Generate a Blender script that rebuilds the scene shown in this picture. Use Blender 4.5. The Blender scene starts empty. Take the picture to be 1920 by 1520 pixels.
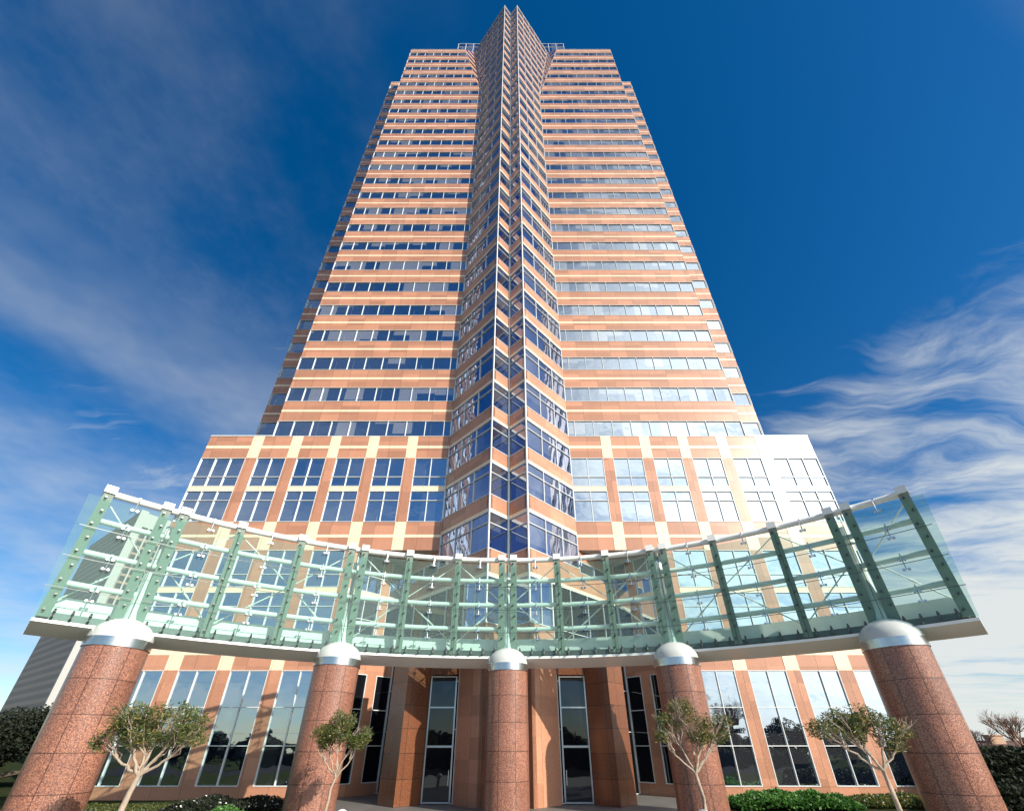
import bpy, math, random
from mathutils import Vector, Matrix, noise
random.seed(7)
R = math.radians
SC = bpy.context.scene
COL = SC.collection
EZ = 2.76          # eye height above the plaza
CX = -0.25         # centre line of the tower

# ------------------------------------------------------------------ camera
cam_d = bpy.data.cameras.new("camera")
cam = bpy.data.objects.new("camera", cam_d)
COL.objects.link(cam)
cam.location = (0, 0, EZ)
cam.rotation_euler = (R(90 + 29.8), 0, 0)
cam_d.sensor_width = 36
cam_d.lens = 789 / 1920 * 36
cam_d.shift_y = 186 / 1920
cam_d.clip_start = 0.05
cam_d.clip_end = 9000
SC.camera = cam
SC.view_settings.view_transform = 'Standard'
SC.view_settings.look = 'None'
SC.view_settings.gamma = 1
SC.view_settings.exposure = 0.50

# ------------------------------------------------------------------ sun
SUN_AZ, SUN_EL = 48.5, 29.5          # azimuth to the right of straight behind the camera
sdir = Vector((math.sin(R(SUN_AZ)) * math.cos(R(SUN_EL)), -math.cos(R(SUN_AZ)) * math.cos(R(SUN_EL)), math.sin(R(SUN_EL))))
sl = bpy.data.lights.new("sun", 'SUN'); sl.energy = 5.0; sl.angle = R(0.5); sl.color = (1.0, 0.92, 0.79)
so = bpy.data.objects.new("sun", sl); COL.objects.link(so)
so.rotation_euler = sdir.to_track_quat('Z', 'Y').to_euler()
so.location = (40, -40, 60)

# ------------------------------------------------------------------ node helpers
class NT:
    def __init__(s, tree): s.t = tree; s.n = tree.nodes; s.l = tree.links
    def new(s, typ, **kw):
        n = s.n.new(typ)
        for k, v in kw.items(): setattr(n, k, v)
        return n
    def put(s, sock, v):
        if v is None: return
        if isinstance(v, bpy.types.NodeSocket): s.l.new(v, sock)
        else: sock.default_value = v
    def math(s, op, a, b=None, c=None, clamp=False):
        n = s.new('ShaderNodeMath', operation=op); n.use_clamp = clamp
        s.put(n.inputs[0], a); s.put(n.inputs[1], b); s.put(n.inputs[2], c)
        return n.outputs[0]
    def vmath(s, op, a, b=None):
        n = s.new('ShaderNodeVectorMath', operation=op)
        s.put(n.inputs[0], a); s.put(n.inputs[1], b)
        return n
    def mix(s, f, a, b, blend='MIX'):
        n = s.new('ShaderNodeMix', data_type='RGBA', blend_type=blend)
        s.put(n.inputs[0], f); s.put(n.inputs[6], a); s.put(n.inputs[7], b)
        return n.outputs[2]
    def ramp(s, f, a, b):      # smoothstep-like map of f from [a,b] to [0,1]
        n = s.new('ShaderNodeMapRange', interpolation_type='SMOOTHSTEP')
        s.put(n.inputs[0], f); n.inputs[1].default_value = a; n.inputs[2].default_value = b
        return n.outputs[0]
    def noise(s, vec, scale, detail=3, rough=.55, dist=0):
        n = s.new('ShaderNodeTexNoise'); s.put(n.inputs['Vector'], vec)
        n.inputs['Scale'].default_value = scale; n.inputs['Detail'].default_value = detail
        n.inputs['Roughness'].default_value = rough; n.inputs['Distortion'].default_value = dist
        return n.outputs[0]
    def comb(s, x, y, z):
        n = s.new('ShaderNodeCombineXYZ'); s.put(n.inputs[0], x); s.put(n.inputs[1], y); s.put(n.inputs[2], z)
        return n.outputs[0]
    def sep(s, v):
        n = s.new('ShaderNodeSeparateXYZ'); s.put(n.inputs[0], v); return n.outputs

# ------------------------------------------------------------------ world
W = bpy.data.worlds.new("World"); SC.world = W; W.use_nodes = True
T = NT(W.node_tree); T.n.clear()
sky = T.new('ShaderNodeTexSky', sky_type='NISHITA')
sky.sun_disc = False
sky.sun_elevation = R(SUN_EL)
sky.sun_rotation = R(180 - SUN_AZ)
sky.altitude = 300; sky.air_density = 1.0; sky.dust_density = 0.35; sky.ozone_density = 3.0
tc = T.new('ShaderNodeTexCoord')
dirv = T.vmath('NORMALIZE', tc.outputs['Generated']).outputs[0]
dx, dy, dz = T.sep(dirv)
zc = T.math('MAXIMUM', T.math('ADD', dz, 0.10), 0.03)
px_ = T.math('DIVIDE', dx, zc); py_ = T.math('DIVIDE', dy, zc)
# thin cirrus: long streaks
ca, sa = math.cos(R(-12)), math.sin(R(-12))
qx = T.math('ADD', T.math('MULTIPLY', px_, ca), T.math('MULTIPLY', py_, sa))
qy = T.math('SUBTRACT', T.math('MULTIPLY', py_, ca), T.math('MULTIPLY', px_, sa))
warp = T.noise(T.comb(T.math('MULTIPLY', qx, .8), T.math('MULTIPLY', qy, .8), 3.1), 1.6, 4)
wofs = T.math('MULTIPLY', T.math('SUBTRACT', warp, .5), 1.5)
cv = T.comb(T.math('ADD', T.math('MULTIPLY', qx, .8), T.math('MULTIPLY', wofs, .5)), T.math('ADD', T.math('MULTIPLY', qy, 2.6), wofs), 7.7)
c1 = T.noise(cv, 1.3, 10, .62, .15)
big = T.noise(T.comb(px_, py_, 11.3), .9, 3, .5)
sdot = T.vmath('DOT_PRODUCT', dirv, tuple(sdir)).outputs['Value']
right = T.ramp(dx, .05, .5); left = T.ramp(dx, .05, -.5)
cov = T.math('ADD', -.035, T.math('MULTIPLY', T.math('SUBTRACT', big, .5), .40))
def addc(mask, amt):
    global cov
    cov = T.math('ADD', cov, T.math('MULTIPLY', mask, amt))
front = T.ramp(dy, -.1, .3)
addc(T.math('MULTIPLY', right, T.ramp(dz, .66, .52)), .17)
addc(T.math('MULTIPLY', right, T.ramp(dz, .34, .14)), .26)
addc(T.math('MULTIPLY', right, T.ramp(dz, .62, .70)), -.5)
addc(T.math('MULTIPLY', left, T.ramp(dz, .76, .60)), .035)
addc(T.math('MULTIPLY', left, T.ramp(dz, .30, .22)), -.12)
veil = T.ramp(sdot, .68, .88)
dens = T.math('MULTIPLY', T.ramp(T.math('ADD', c1, cov), .53, .90), .95)
soft = T.math('MULTIPLY', T.math('MULTIPLY', T.ramp(T.noise(T.comb(px_, py_, 2.2), 1.1, 5, .6), .30, .78), T.math('MULTIPLY', left, T.ramp(dz, .78, .50))), .55)
hz2 = T.math('MULTIPLY', T.math('MULTIPLY', T.ramp(T.noise(T.comb(px_, py_, 5.7), 1.7, 6, .62), .35, .75), T.ramp(dx, .0, -.4)), .16)
dens = T.math('MAXIMUM', dens, T.math('MAXIMUM', soft, hz2))
haze = T.math('MULTIPLY', T.math('POWER', T.math('SUBTRACT', 1.0, T.math('MAXIMUM', dz, 0.0)), 8.0), .28)
dens = T.math('MAXIMUM', dens, haze)
dens = T.math('MAXIMUM', dens, T.math('MULTIPLY', veil, T.math('ADD', .35, T.math('MULTIPLY', T.ramp(c1, .3, .65), .6))))
skyc = T.new('ShaderNodeHueSaturation'); T.put(skyc.inputs['Color'], sky.outputs[0])
skyc.inputs['Saturation'].default_value = 1.38; skyc.inputs['Hue'].default_value = .502; skyc.inputs['Value'].default_value = 1.34
cb = T.math('ADD', 8.2, T.math('MULTIPLY', T.math('POWER', T.math('MAXIMUM', sdot, 0.0), 8.5), 34.0))
ccol = T.vmath('SCALE', (.95, .99, .97)); T.put(ccol.inputs['Scale'], cb)
fin = T.mix(dens, skyc.outputs[0], ccol.outputs[0])
bg = T.new('ShaderNodeBackground'); T.put(bg.inputs[0], fin); bg.inputs[1].default_value = 0.072
wo = T.new('ShaderNodeOutputWorld'); T.l.new(bg.outputs[0], wo.inputs[0])

# ------------------------------------------------------------------ materials
MATS = {}
def mat(name):
    m = bpy.data.materials.new(name); m.use_nodes = True
    t = NT(m.node_tree); t.n.clear()
    out = t.new('ShaderNodeOutputMaterial'); b = t.new('ShaderNodeBsdfPrincipled')
    t.l.new(b.outputs[0], out.inputs[0]); MATS[name] = m
    return m, t, b, out

def stone_mat(name, base, speck, light, pw=1.737, ph=None, rough=.30, cell=.10, vary=.34, spec=.6, zoff=0.0, scale=1.0):
    m, t, b, out = mat(name)
    uv = t.new('ShaderNodeUVMap').outputs[0]
    u, v, _ = t.sep(uv)
    gu = t.math('DIVIDE', u, pw)
    iu = t.math('FLOOR', gu); fu = t.math('FRACT', gu)
    vv = t.math('DIVIDE', t.math('ADD', v, zoff), ph if ph else 1.06)
    iv = t.math('FLOOR', vv); fv = t.math('FRACT', vv)
    wn = t.new('ShaderNodeTexWhiteNoise', noise_dimensions='3D'); t.put(wn.inputs[0], t.comb(iu, iv, .5))
    obj = t.new('ShaderNodeTexCoord').outputs['Object']
    n1 = t.noise(obj, 34 * scale, 2, .7); n2 = t.noise(obj, 11 * scale, 3, .6); n3 = t.noise(obj, .35, 3, .6)
    vor = t.new('ShaderNodeTexVoronoi'); t.put(vor.inputs['Vector'], obj); vor.inputs['Scale'].default_value = 24 * scale
    c = t.mix(t.ramp(n1, .40, .60), speck, base)
    c = t.mix(t.math('MULTIPLY', t.ramp(vor.outputs['Distance'], .42, .12), .45), c, light)
    c = t.mix(t.math('MULTIPLY', t.ramp(n2, .42, .62), .30), c, speck)
    k = t.math('ADD', 1 - vary / 2, t.math('MULTIPLY', wn.outputs[0], vary))
    k = t.math('MULTIPLY', k, t.math('ADD', .90, t.math('MULTIPLY', n3, .2)))
    k = t.math('MULTIPLY', k, t.math('ADD', .90, t.math('MULTIPLY', t.noise(t.comb(t.math('MULTIPLY', u, 2.2), t.math('MULTIPLY', v, .12), 0), 1.0, 4, .6), .2)))
    sc_ = t.vmath('SCALE', c); t.put(sc_.inputs['Scale'], k)
    j = t.math('LESS_THAN', fu, (.026 if ph else .017) / pw)
    if ph: j = t.math('MAXIMUM', j, t.math('LESS_THAN', fv, .030 / ph))
    c2 = t.mix(t.math('MULTIPLY', j, .8), sc_.outputs[0], (.03, .015, .012, 1))
    t.put(b.inputs['Base Color'], c2)
    b.inputs['Roughness'].default_value = rough
    b.inputs['Specular IOR Level'].default_value = spec
    return m
M_STONE = stone_mat('red_granite', (.53, .262, .162, 1), (.37, .165, .098, 1), (.67, .40, .27, 1))
M_COLSTONE = stone_mat('column_granite', (.37, .165, .105, 1), (.12, .052, .042, 1), (.58, .33, .23, 1), pw=.8451, ph=1.215, rough=.30, zoff=-.1, scale=.75, vary=.24)
M_CREAM = stone_mat('cream_stone', (.86, .70, .51, 1), (.79, .61, .42, 1), (.90, .78, .61, 1), vary=.08)
M_PIER_SHADED = stone_mat('shaded_pier_granite', (.20, .075, .036, 1), (.10, .038, .02, 1), (.32, .15, .075, 1), ph=1.2, pw=1.2, rough=.22)  # portal granite with the entrance shade darkened into its colour

def glass_mat(name, tint, dark, wob=.008, pw=1.737, ph=4.245, zoff=0, blinds=.35, refl=.9, wscale=.55):
    m, t, b, out = mat(name)
    uv = t.new('ShaderNodeUVMap').outputs[0]
    u, v, _ = t.sep(uv)
    iu = t.math('FLOOR', t.math('DIVIDE', u, pw)); iv = t.math('FLOOR', t.math('DIVIDE', t.math('ADD', v, zoff), ph))
    wn = t.new('ShaderNodeTexWhiteNoise', noise_dimensions='3D'); t.put(wn.inputs[0], t.comb(iu, iv, 1.5))
    rnd = wn.outputs[0]
    obj = t.new('ShaderNodeTexCoord').outputs['Object']
    # every pane leans by a hair and bows a little
    nz = t.noise(t.vmath('ADD', obj, t.comb(0, 0, t.math('MULTIPLY', rnd, 40.))).outputs[0], wscale, 2, .5)
    bump = t.new('ShaderNodeBump'); bump.inputs['Strength'].default_value = 1.0; bump.inputs['Distance'].default_value = wob * 4
    t.put(bump.inputs['Height'], nz)
    d = t.new('ShaderNodeBsdfDiffuse')
    fvv = t.math('MULTIPLY', t.math('FRACT', t.math('DIVIDE', t.math('ADD', v, zoff), ph)), ph)
    wn2 = t.new('ShaderNodeTexWhiteNoise', noise_dimensions='3D'); t.put(wn2.inputs[0], t.comb(iu, iv, 9.5))
    hgt = t.math('MULTIPLY', t.math('GREATER_THAN', fvv, t.math('MULTIPLY', t.math('SUBTRACT', wn2.outputs[0], .25), 2.4)), 1.0)
    blind = t.math('MULTIPLY', t.math('MULTIPLY', t.math('GREATER_THAN', rnd, .45), hgt), blinds)
    t.put(d.inputs[0], t.mix(blind, dark, (.30, .30, .29, 1)))
    g = t.new('ShaderNodeBsdfGlossy'); g.inputs['Roughness'].default_value = .008
    t.put(g.inputs[0], tint); t.put(g.inputs['Normal'], bump.outputs[0])
    lw = t.new('ShaderNodeFresnel'); lw.inputs[0].default_value = 1.45
    f = t.math('ADD', refl * .62, t.math('MULTIPLY', lw.outputs[0], .9), clamp=True)
    mx = t.new('ShaderNodeMixShader'); t.put(mx.inputs[0], f); t.l.new(d.outputs[0], mx.inputs[1]); t.l.new(g.outputs[0], mx.inputs[2])
    t.l.new(mx.outputs[0], out.inputs[0])
    return m
M_GLASS = glass_mat('ribbon_glass', (.68, .76, .87, 1), (.012, .018, .035, 1), blinds=.75, refl=.80, zoff=-27.07)
M_PGLASS = glass_mat('podium_glass', (.74, .83, .92, 1), (.008, .012, .025, 1), blinds=.15, refl=1.0, ph=2.95, zoff=-.5, wob=.004)
M_WGLASS = glass_mat('prow_glass', (.55, .66, .92, 1), (.008, .012, .03, 1), blinds=.25, refl=.8, wob=.004, pw=1.89, zoff=-27.07, wscale=.45)
M_DGLASS = glass_mat('lobby_glass', (.6, .66, .72, 1), (.006, .007, .010, 1), blinds=0, refl=.08, ph=20, wob=.003)

def plain(name, col, rough=.5, metal=0, spec=.5, nscale=6, namt=.12, bump=0):
    m, t, b, out = mat(name)
    obj = t.new('ShaderNodeTexCoord').outputs['Object']
    n = t.noise(obj, nscale, 4, .6)
    s = t.vmath('SCALE', tuple(col)); t.put(s.inputs['Scale'], t.math('ADD', 1 - namt, t.math('MULTIPLY', n, 2 * namt)))
    t.put(b.inputs['Base Color'], s.outputs[0]); b.inputs['Roughness'].default_value = rough
    b.inputs['Metallic'].default_value = metal; b.inputs['Specular IOR Level'].default_value = spec
    if bump:
        bp = t.new('ShaderNodeBump'); bp.inputs['Distance'].default_value = bump; t.put(bp.inputs['Height'], n); t.put(b.inputs['Normal'], bp.outputs[0])
    return m
M_FRAME = plain('window_frame_paint', (.64, .66, .66), .35, .0, namt=.04)
M_WHITE = plain('white_steel_paint', (.80, .80, .77), .32, 0, namt=.05, nscale=1.5)
M_FASCIA = plain('fascia_panel_paint', (.90, .90, .88), .22, 0, namt=.04, nscale=1)
M_DOME = plain('dome_paint', (.50, .52, .50), .18, 0, namt=.03, nscale=2)
M_STEEL = plain('brushed_steel', (.62, .61, .60), .24, 1, namt=.08, nscale=3)
M_FIN = plain('green_glass_fin', (.22, .27, .235), .25, 0, namt=.08)
M_BOLT = plain('dark_steel_fitting', (.10, .11, .11), .4, .8)
M_CORE = plain('inner_wall', (.16, .10, .08), .8)
M_SOFFIT = plain('soffit_plaster', (.45, .42, .38), .8)
M_BARK = plain('pale_bark', (.33, .26, .20), .85, nscale=9, namt=.35, bump=.02)
M_BARK2 = plain('dark_bark', (.10, .075, .055), .9, nscale=7, namt=.3)
M_ASPH = plain('asphalt', (.035, .035, .037), .95, spec=0, nscale=2, namt=.2)
M_GLOBE = plain('lamp_dome', (.75, .76, .76), .25)
M_ROOF = plain('brown_roof', (.10, .055, .04), .85, nscale=3, namt=.25)
M_STUCCO = plain('tan_wall', (.42, .27, .18), .85, nscale=3)
M_MULLD = plain('door_frame_metal', (.50, .52, .54), .28, .85)

def leaf_mat(name, a, b_, c_, rough=.45):
    m, t, b, out = mat(name)
    oi = t.new('ShaderNodeNewGeometry').outputs['Random Per Island']
    col = t.mix(t.ramp(oi, .0, .7), a, b_); col = t.mix(t.ramp(oi, .82, .95), col, c_)
    t.put(b.inputs['Base Color'], col); b.inputs['Roughness'].default_value = rough
    tr = t.new('ShaderNodeBsdfTranslucent'); t.put(tr.inputs[0], col)
    mx = t.new('ShaderNodeMixShader'); mx.inputs[0].default_value = .3
    t.l.new(b.outputs[0], mx.inputs[1]); t.l.new(tr.outputs[0], mx.inputs[2]); t.l.new(mx.outputs[0], out.inputs[0])
    return m
M_LEAF = leaf_mat('olive_leaf', (.040, .070, .016, 1), (.105, .135, .035, 1), (.30, .22, .05, 1))
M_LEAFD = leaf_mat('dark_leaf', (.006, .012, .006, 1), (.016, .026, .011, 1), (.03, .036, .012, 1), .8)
M_LEAFG = leaf_mat('ivy_leaf', (.03, .11, .018, 1), (.08, .22, .04, 1), (.20, .34, .10, 1))
M_TWIG = plain('twig', (.22, .13, .09), .9)

# green canopy glass: a thin tinted sheet
m, t, b, out = mat('green_canopy_glass'); M_CG = m
tr = t.new('ShaderNodeBsdfTransparent'); 
objc = t.new('ShaderNodeTexCoord').outputs['Object']
nn = t.noise(objc, 1.1, 3, .55)
t.put(tr.inputs[0], t.mix(nn, (.68, .885, .835, 1), (.76, .93, .89, 1)))
gl = t.new('ShaderNodeBsdfGlossy'); gl.inputs[0].default_value = (.85, 1, .95, 1); gl.inputs['Roughness'].default_value = .02
df = t.new('ShaderNodeBsdfDiffuse'); df.inputs[0].default_value = (.58, .80, .73, 1)
fr = t.new('ShaderNodeLayerWeight'); fr.inputs[0].default_value = .5
fsn = t.math('ADD', .045, t.math('MULTIPLY', t.math('POWER', fr.outputs['Facing'], 4.0), .8))
m1 = t.new('ShaderNodeMixShader'); m1.inputs[0].default_value = .10
t.l.new(tr.outputs[0], m1.inputs[1]); t.l.new(df.outputs[0], m1.inputs[2])
m2 = t.new('ShaderNodeMixShader'); t.put(m2.inputs[0], fsn); t.l.new(m1.outputs[0], m2.inputs[1]); t.l.new(gl.outputs[0], m2.inputs[2])
t.l.new(m2.outputs[0], out.inputs[0])

# ------------------------------------------------------------------ mesh helpers
class MB:
    def __init__(s): s.v = []; s.f = []; s.uv = []; s.mi = []
    def poly(s, pts, uvs=None, mi=0):
        i = len(s.v); s.v += [tuple(p) for p in pts]; s.f.append(tuple(range(i, i + len(pts))))
        if uvs is None: uvs = [(p[0], p[2]) for p in pts]
        s.uv += uvs; s.mi.append(mi)
    def hexa(s, P, U=None, mi=0):
        # P: 8 corners, 0-3 bottom ring, 4-7 top ring (counter-clockwise from above); U: uv per corner
        fs = [(0, 3, 2, 1), (4, 5, 6, 7), (0, 1, 5, 4), (1, 2, 6, 5), (2, 3, 7, 6), (3, 0, 4, 7)]
        for f in fs: s.poly([P[k] for k in f], [U[k] for k in f] if U else None, mi)
    def box(s, x0, x1, y0, y1, z0, z1, mi=0):
        P = [(x0, y0, z0), (x1, y0, z0), (x1, y1, z0), (x0, y1, z0), (x0, y0, z1), (x1, y0, z1), (x1, y1, z1), (x0, y1, z1)]
        U = [(p[0] + p[1] * .97, p[2]) for p in P]
        s.hexa(P, U, mi)
    def prism(s, pts, z0, z1, mi=0, pts2=None):
        # pts counter-clockwise from above
        n = len(pts); q = pts2 or pts; acc = 0
        for i in range(n):
            a, b2 = pts[i], pts[(i + 1) % n]; c, d = q[i], q[(i + 1) % n]
            L = math.hypot(b2[0] - a[0], b2[1] - a[1])
            s.poly([(a[0], a[1], z0), (b2[0], b2[1], z0), (d[0], d[1], z1), (c[0], c[1], z1)], [(acc, z0), (acc + L, z0), (acc + L, z1), (acc, z1)], mi); acc += L
        s.poly([(p[0], p[1], z0) for p in reversed(pts)], None, mi)
        s.poly([(p[0], p[1], z1) for p in q], None, mi)
    def tube(s, pts, rad, n=8, mi=0, cap=True):
        # pts list of Vectors, rad list or number
        pts = [Vector(p) for p in pts]
        if not isinstance(rad, (list, tuple)): rad = [rad] * len(pts)
        rings = []; up = Vector((0, 0, 1))
        for i, p in enumerate(pts):
            d = (pts[min(i + 1, len(pts) - 1)] - pts[max(i - 1, 0)]).normalized()
            a = d.cross(up)
            if a.length < .05: a = d.cross(Vector((1, 0, 0)))
            a.normalize(); b2 = d.cross(a).normalized()
            rings.append([p + (a * math.cos(2 * math.pi * k / n) + b2 * math.sin(2 * math.pi * k / n)) * rad[i] for k in range(n)])
        base = len(s.v)
        for r_ in rings: s.v += [tuple(q) for q in r_]
        for i in range(len(rings) - 1):
            for k in range(n):
                k2 = (k + 1) % n
                s.f.append((base + i * n + k, base + (i + 1) * n + k, base + (i + 1) * n + k2, base + i * n + k2))
                s.uv += [(k / n, i), (k / n, i + 1), ((k + 1) / n, i + 1), ((k + 1) / n, i)]; s.mi.append(mi)
        if cap:
            s.poly([s.v[base + k] for k in range(n)], None, mi); s.poly([s.v[base + (len(rings) - 1) * n + k] for k in reversed(range(n))], None, mi)
    def build(s, name, mats, parent=None, loc=(0, 0, 0), smooth=False):
        me = bpy.data.meshes.new(name)
        loc = Vector(loc)
        me.from_pydata([tuple(Vector(v) - loc) for v in s.v], [], s.f)
        if not isinstance(mats, (list, tuple)): mats = [mats]
        for mm in mats: me.materials.append(mm)
        uvl = me.uv_layers.new(name='UVMap')
        flat = [c for uv in s.uv for c in uv]
        uvl.data.foreach_set('uv', flat)
        me.polygons.foreach_set('material_index', s.mi)
        if smooth: me.polygons.foreach_set('use_smooth', [True] * len(me.polygons))
        me.update()
        o = bpy.data.objects.new(name, me); COL.objects.link(o)
        if parent: o.parent = parent
        o.location = loc if not parent else loc
        return o
def tag(o, label=None, cat=None, group=None, kind=None):
    if label: o['label'] = label
    if cat: o['category'] = cat
    if group: o['group'] = group
    if kind: o['kind'] = kind
    return o
def thing(name, label, cat, loc=(0, 0, 0), group=None):
    o = bpy.data.objects.new(name, None); COL.objects.link(o); o.location = loc
    o.empty_display_size = .3
    return tag(o, label, cat, group)
def lathe(prof, n=48, cx=0, cy=0, flip=False, R0=1.0, a0=0.0):
    mb = MB()
    for (r0, z0), (r1, z1) in zip(prof[:-1], prof[1:]):
        for k in range(n):
            a, b2 = 2 * math.pi * k / n + a0, 2 * math.pi * (k + 1) / n + a0
            P = [(cx + r0 * math.cos(a), cy + r0 * math.sin(a), z0), (cx + r0 * math.cos(b2), cy + r0 * math.sin(b2), z0), (cx + r1 * math.cos(b2), cy + r1 * math.sin(b2), z1), (cx + r1 * math.cos(a), cy + r1 * math.sin(a), z1)]
            ua, ub = k / n * 2 * math.pi * R0, (k + 1) / n * 2 * math.pi * R0
            if r1 < 1e-6: mb.poly(P[:3], [(ua, z0), (ub, z0), (ub, z1)])
            else: mb.poly(P, [(ua, z0), (ub, z0), (ub, z1), (ua, z1)])
    return mb
def weld_smooth(o, angle=40):
    import bmesh
    bm = bmesh.new(); bm.from_mesh(o.data)
    bmesh.ops.remove_doubles(bm, verts=bm.verts, dist=1e-5)
    for f in bm.faces: f.smooth = True
    for e in bm.edges:
        if len(e.link_faces) == 2 and e.calc_face_angle(0) > R(angle): e.smooth = False
    bm.to_mesh(o.data); bm.free()

class Face:
    """a vertical wall plane: s along the wall, z up, o outward"""
    def __init__(f, org, d, n, s_sign=1, uofs=0.0):
        f.o = Vector((org[0], org[1])); f.d = Vector(d).normalized(); f.n = Vector(n).normalized(); f.u = uofs
    def P(f, s, o, z):
        q = f.o + f.d * s + f.n * o
        return (q.x, q.y, z)
    def box(f, mb, s0, s1, z0, z1, o0, o1, s0t=None, s1t=None, mi=0):
        s0t = s0 if s0t is None else s0t; s1t = s1 if s1t is None else s1t
        cr = f.d.x * f.n.y - f.d.y * f.n.x
        co = [(s0, o0, z0), (s0, o1, z0), (s1, o1, z0), (s1, o0, z0), (s0t, o0, z1), (s0t, o1, z1), (s1t, o1, z1), (s1t, o0, z1)]
        # ring orientation
        if cr > 0: co = [co[0], co[3], co[2], co[1], co[4], co[7], co[6], co[5]]
        mb.hexa([f.P(*c) for c in co], [(c[0] + f.u + (0.13 if False else 0), c[2]) for c in co], mi)
    def quad(f, mb, s0, s1, z0, z1, o=0, s0t=None, s1t=None, mi=0):
        s0t = s0 if s0t is None else s0t; s1t = s1 if s1t is None else s1t
        cr = f.d.x * f.n.y - f.d.y * f.n.x
        c = [(s0, z0), (s1, z0), (s1t, z1), (s0t, z1)]
        if cr > 0: c = c[::-1]
        mb.poly([f.P(a, o, z) for a, z in c], [(a + f.u, z) for a, z in c], mi)

q2 = 1 / math.sqrt(2)
FP = 4.245; ZB0 = 27.07; WH = 1.82; TOPZ = 132.71; NZ = 107.5; WTOP = 144.96
def row(k): return ZB0 + FP * k

# ================================================================== GROUND
g = MB(); g.poly([(-3000, -3000, 0), (3000, -3000, 0), (3000, 3000, 0), (-3000, 3000, 0)])
m, t, b, out = mat('dry_lawn_ground')
objc = t.new('ShaderNodeTexCoord').outputs['Object']
t.put(b.inputs['Base Color'], t.mix(t.ramp(t.noise(objc, .8, 5), .35, .65), (.022, .032, .014, 1), (.04, .045, .022, 1))); b.inputs['Roughness'].default_value = .95; b.inputs['Specular IOR Level'].default_value = 0
tag(g.build('ground', m), kind='structure')
m, t, b, out = mat('plaza_paving')
objc = t.new('ShaderNodeTexCoord').outputs['Object']
x, y, z = t.sep(objc)
fx = t.math('FRACT', t.math('DIVIDE', x, .9)); fy = t.math('FRACT', t.math('DIVIDE', y, .9))
j = t.math('MAXIMUM', t.math('LESS_THAN', fx, .02), t.math('LESS_THAN', fy, .02))
wn = t.new('ShaderNodeTexWhiteNoise', noise_dimensions='2D'); t.put(wn.inputs[0], t.comb(t.math('FLOOR', t.math('DIVIDE', x, .9)), t.math('FLOOR', t.math('DIVIDE', y, .9)), 0))
c = t.mix(wn.outputs[0], (.11, .105, .10, 1), (.15, .145, .14, 1)); c = t.mix(t.math('MULTIPLY', t.noise(objc, 3, 4), .4), c, (.15, .14, .13, 1))
t.put(b.inputs['Base Color'], t.mix(j, c, (.06, .055, .05, 1))); b.inputs['Roughness'].default_value = .55
g = MB()
g.prism([(-7.5, 16.1), (7.5, 16.1), (11.5, 29.9), (8.9, 33), (-8.9, 33), (-12, 29.9)], .0, .012)
tag(g.build('pavement', m), kind='structure')
g = MB(); g.box(-70, 70, -14, 2.9, -.2, .006); tag(g.build('road', M_ASPH), kind='structure')

g = MB(); g.poly([(-17, 3, .008), (17, 3, .008), (17, 16, .008), (-17, 16, .008)]); tag(g.build('bounce_driveway', plain('pale_bounce_concrete', (.48, .46, .42), .9, spec=0, nscale=1.5)), kind='structure')  # unseen pale slab, added and sized to bounce light up onto the canopy soffit
# ================================================================== TOWER
tower = thing('office_tower', 'tall salmon granite office skyscraper with ribbon windows and a glazed prow up its middle', 'skyscraper', (CX, 45, 0))
TL = Vector((CX, 45, 0))
def tb(mb, name, mats, parent=None, **kw):
    # build in world coordinates, then parent keeping place
    o = mb.build(name, mats)
    p = parent or tower
    o.parent = p
    o.matrix_parent_inverse = Matrix.Translation(-Vector(TL))
    return o

# faces
FR = {+1: Face((CX, 30), (1, 0), (0, -1)), -1: Face((CX, 30), (-1, 0), (0, -1), uofs=500)}
RE = {+1: Face((CX, 35.1), (1, 0), (0, -1), uofs=40), -1: Face((CX, 35.1), (-1, 0), (0, -1), uofs=540)}
WO = {+1: Face((CX + 1.36, 26), (q2, q2), (q2, -q2), uofs=100), -1: Face((CX - 1.36, 26), (-q2, q2), (-q2, -q2), uofs=600)}
WI = {+1: Face((CX + 1.36, 26), (-q2, q2), (-q2, -q2), uofs=200), -1: Face((CX - 1.36, 26), (q2, q2), (q2, -q2), uofs=700)}
NW = {+1: Face((CX + 11.95, 30), (-q2, q2), (-q2, -q2), uofs=300), -1: Face((CX - 11.95, 30), (q2, q2), (q2, -q2), uofs=800)}

ROOT = 5.36; RS = 4 * math.sqrt(2); WIL = 1.36 * math.sqrt(2)
EDGE = 21.45; PEDGE = 27.0
PIL = [(8.22, 9.11), (11.7, 12.62), (15.15, 16.04), (18.61, 19.55), (22.1, 23.08)]
def ab(z):   # inner edge of the front wall above the notch
    if z <= NZ: return ROOT
    return ROOT + (9.77 - ROOT) * (z - NZ) / (TOPZ - NZ)
def acq(z):  # q distance along the wing where the notch plane meets it
    if z <= NZ: return 4.0
    return 4.0 + 3.15 * (z - NZ) / (WTOP - NZ)

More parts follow.
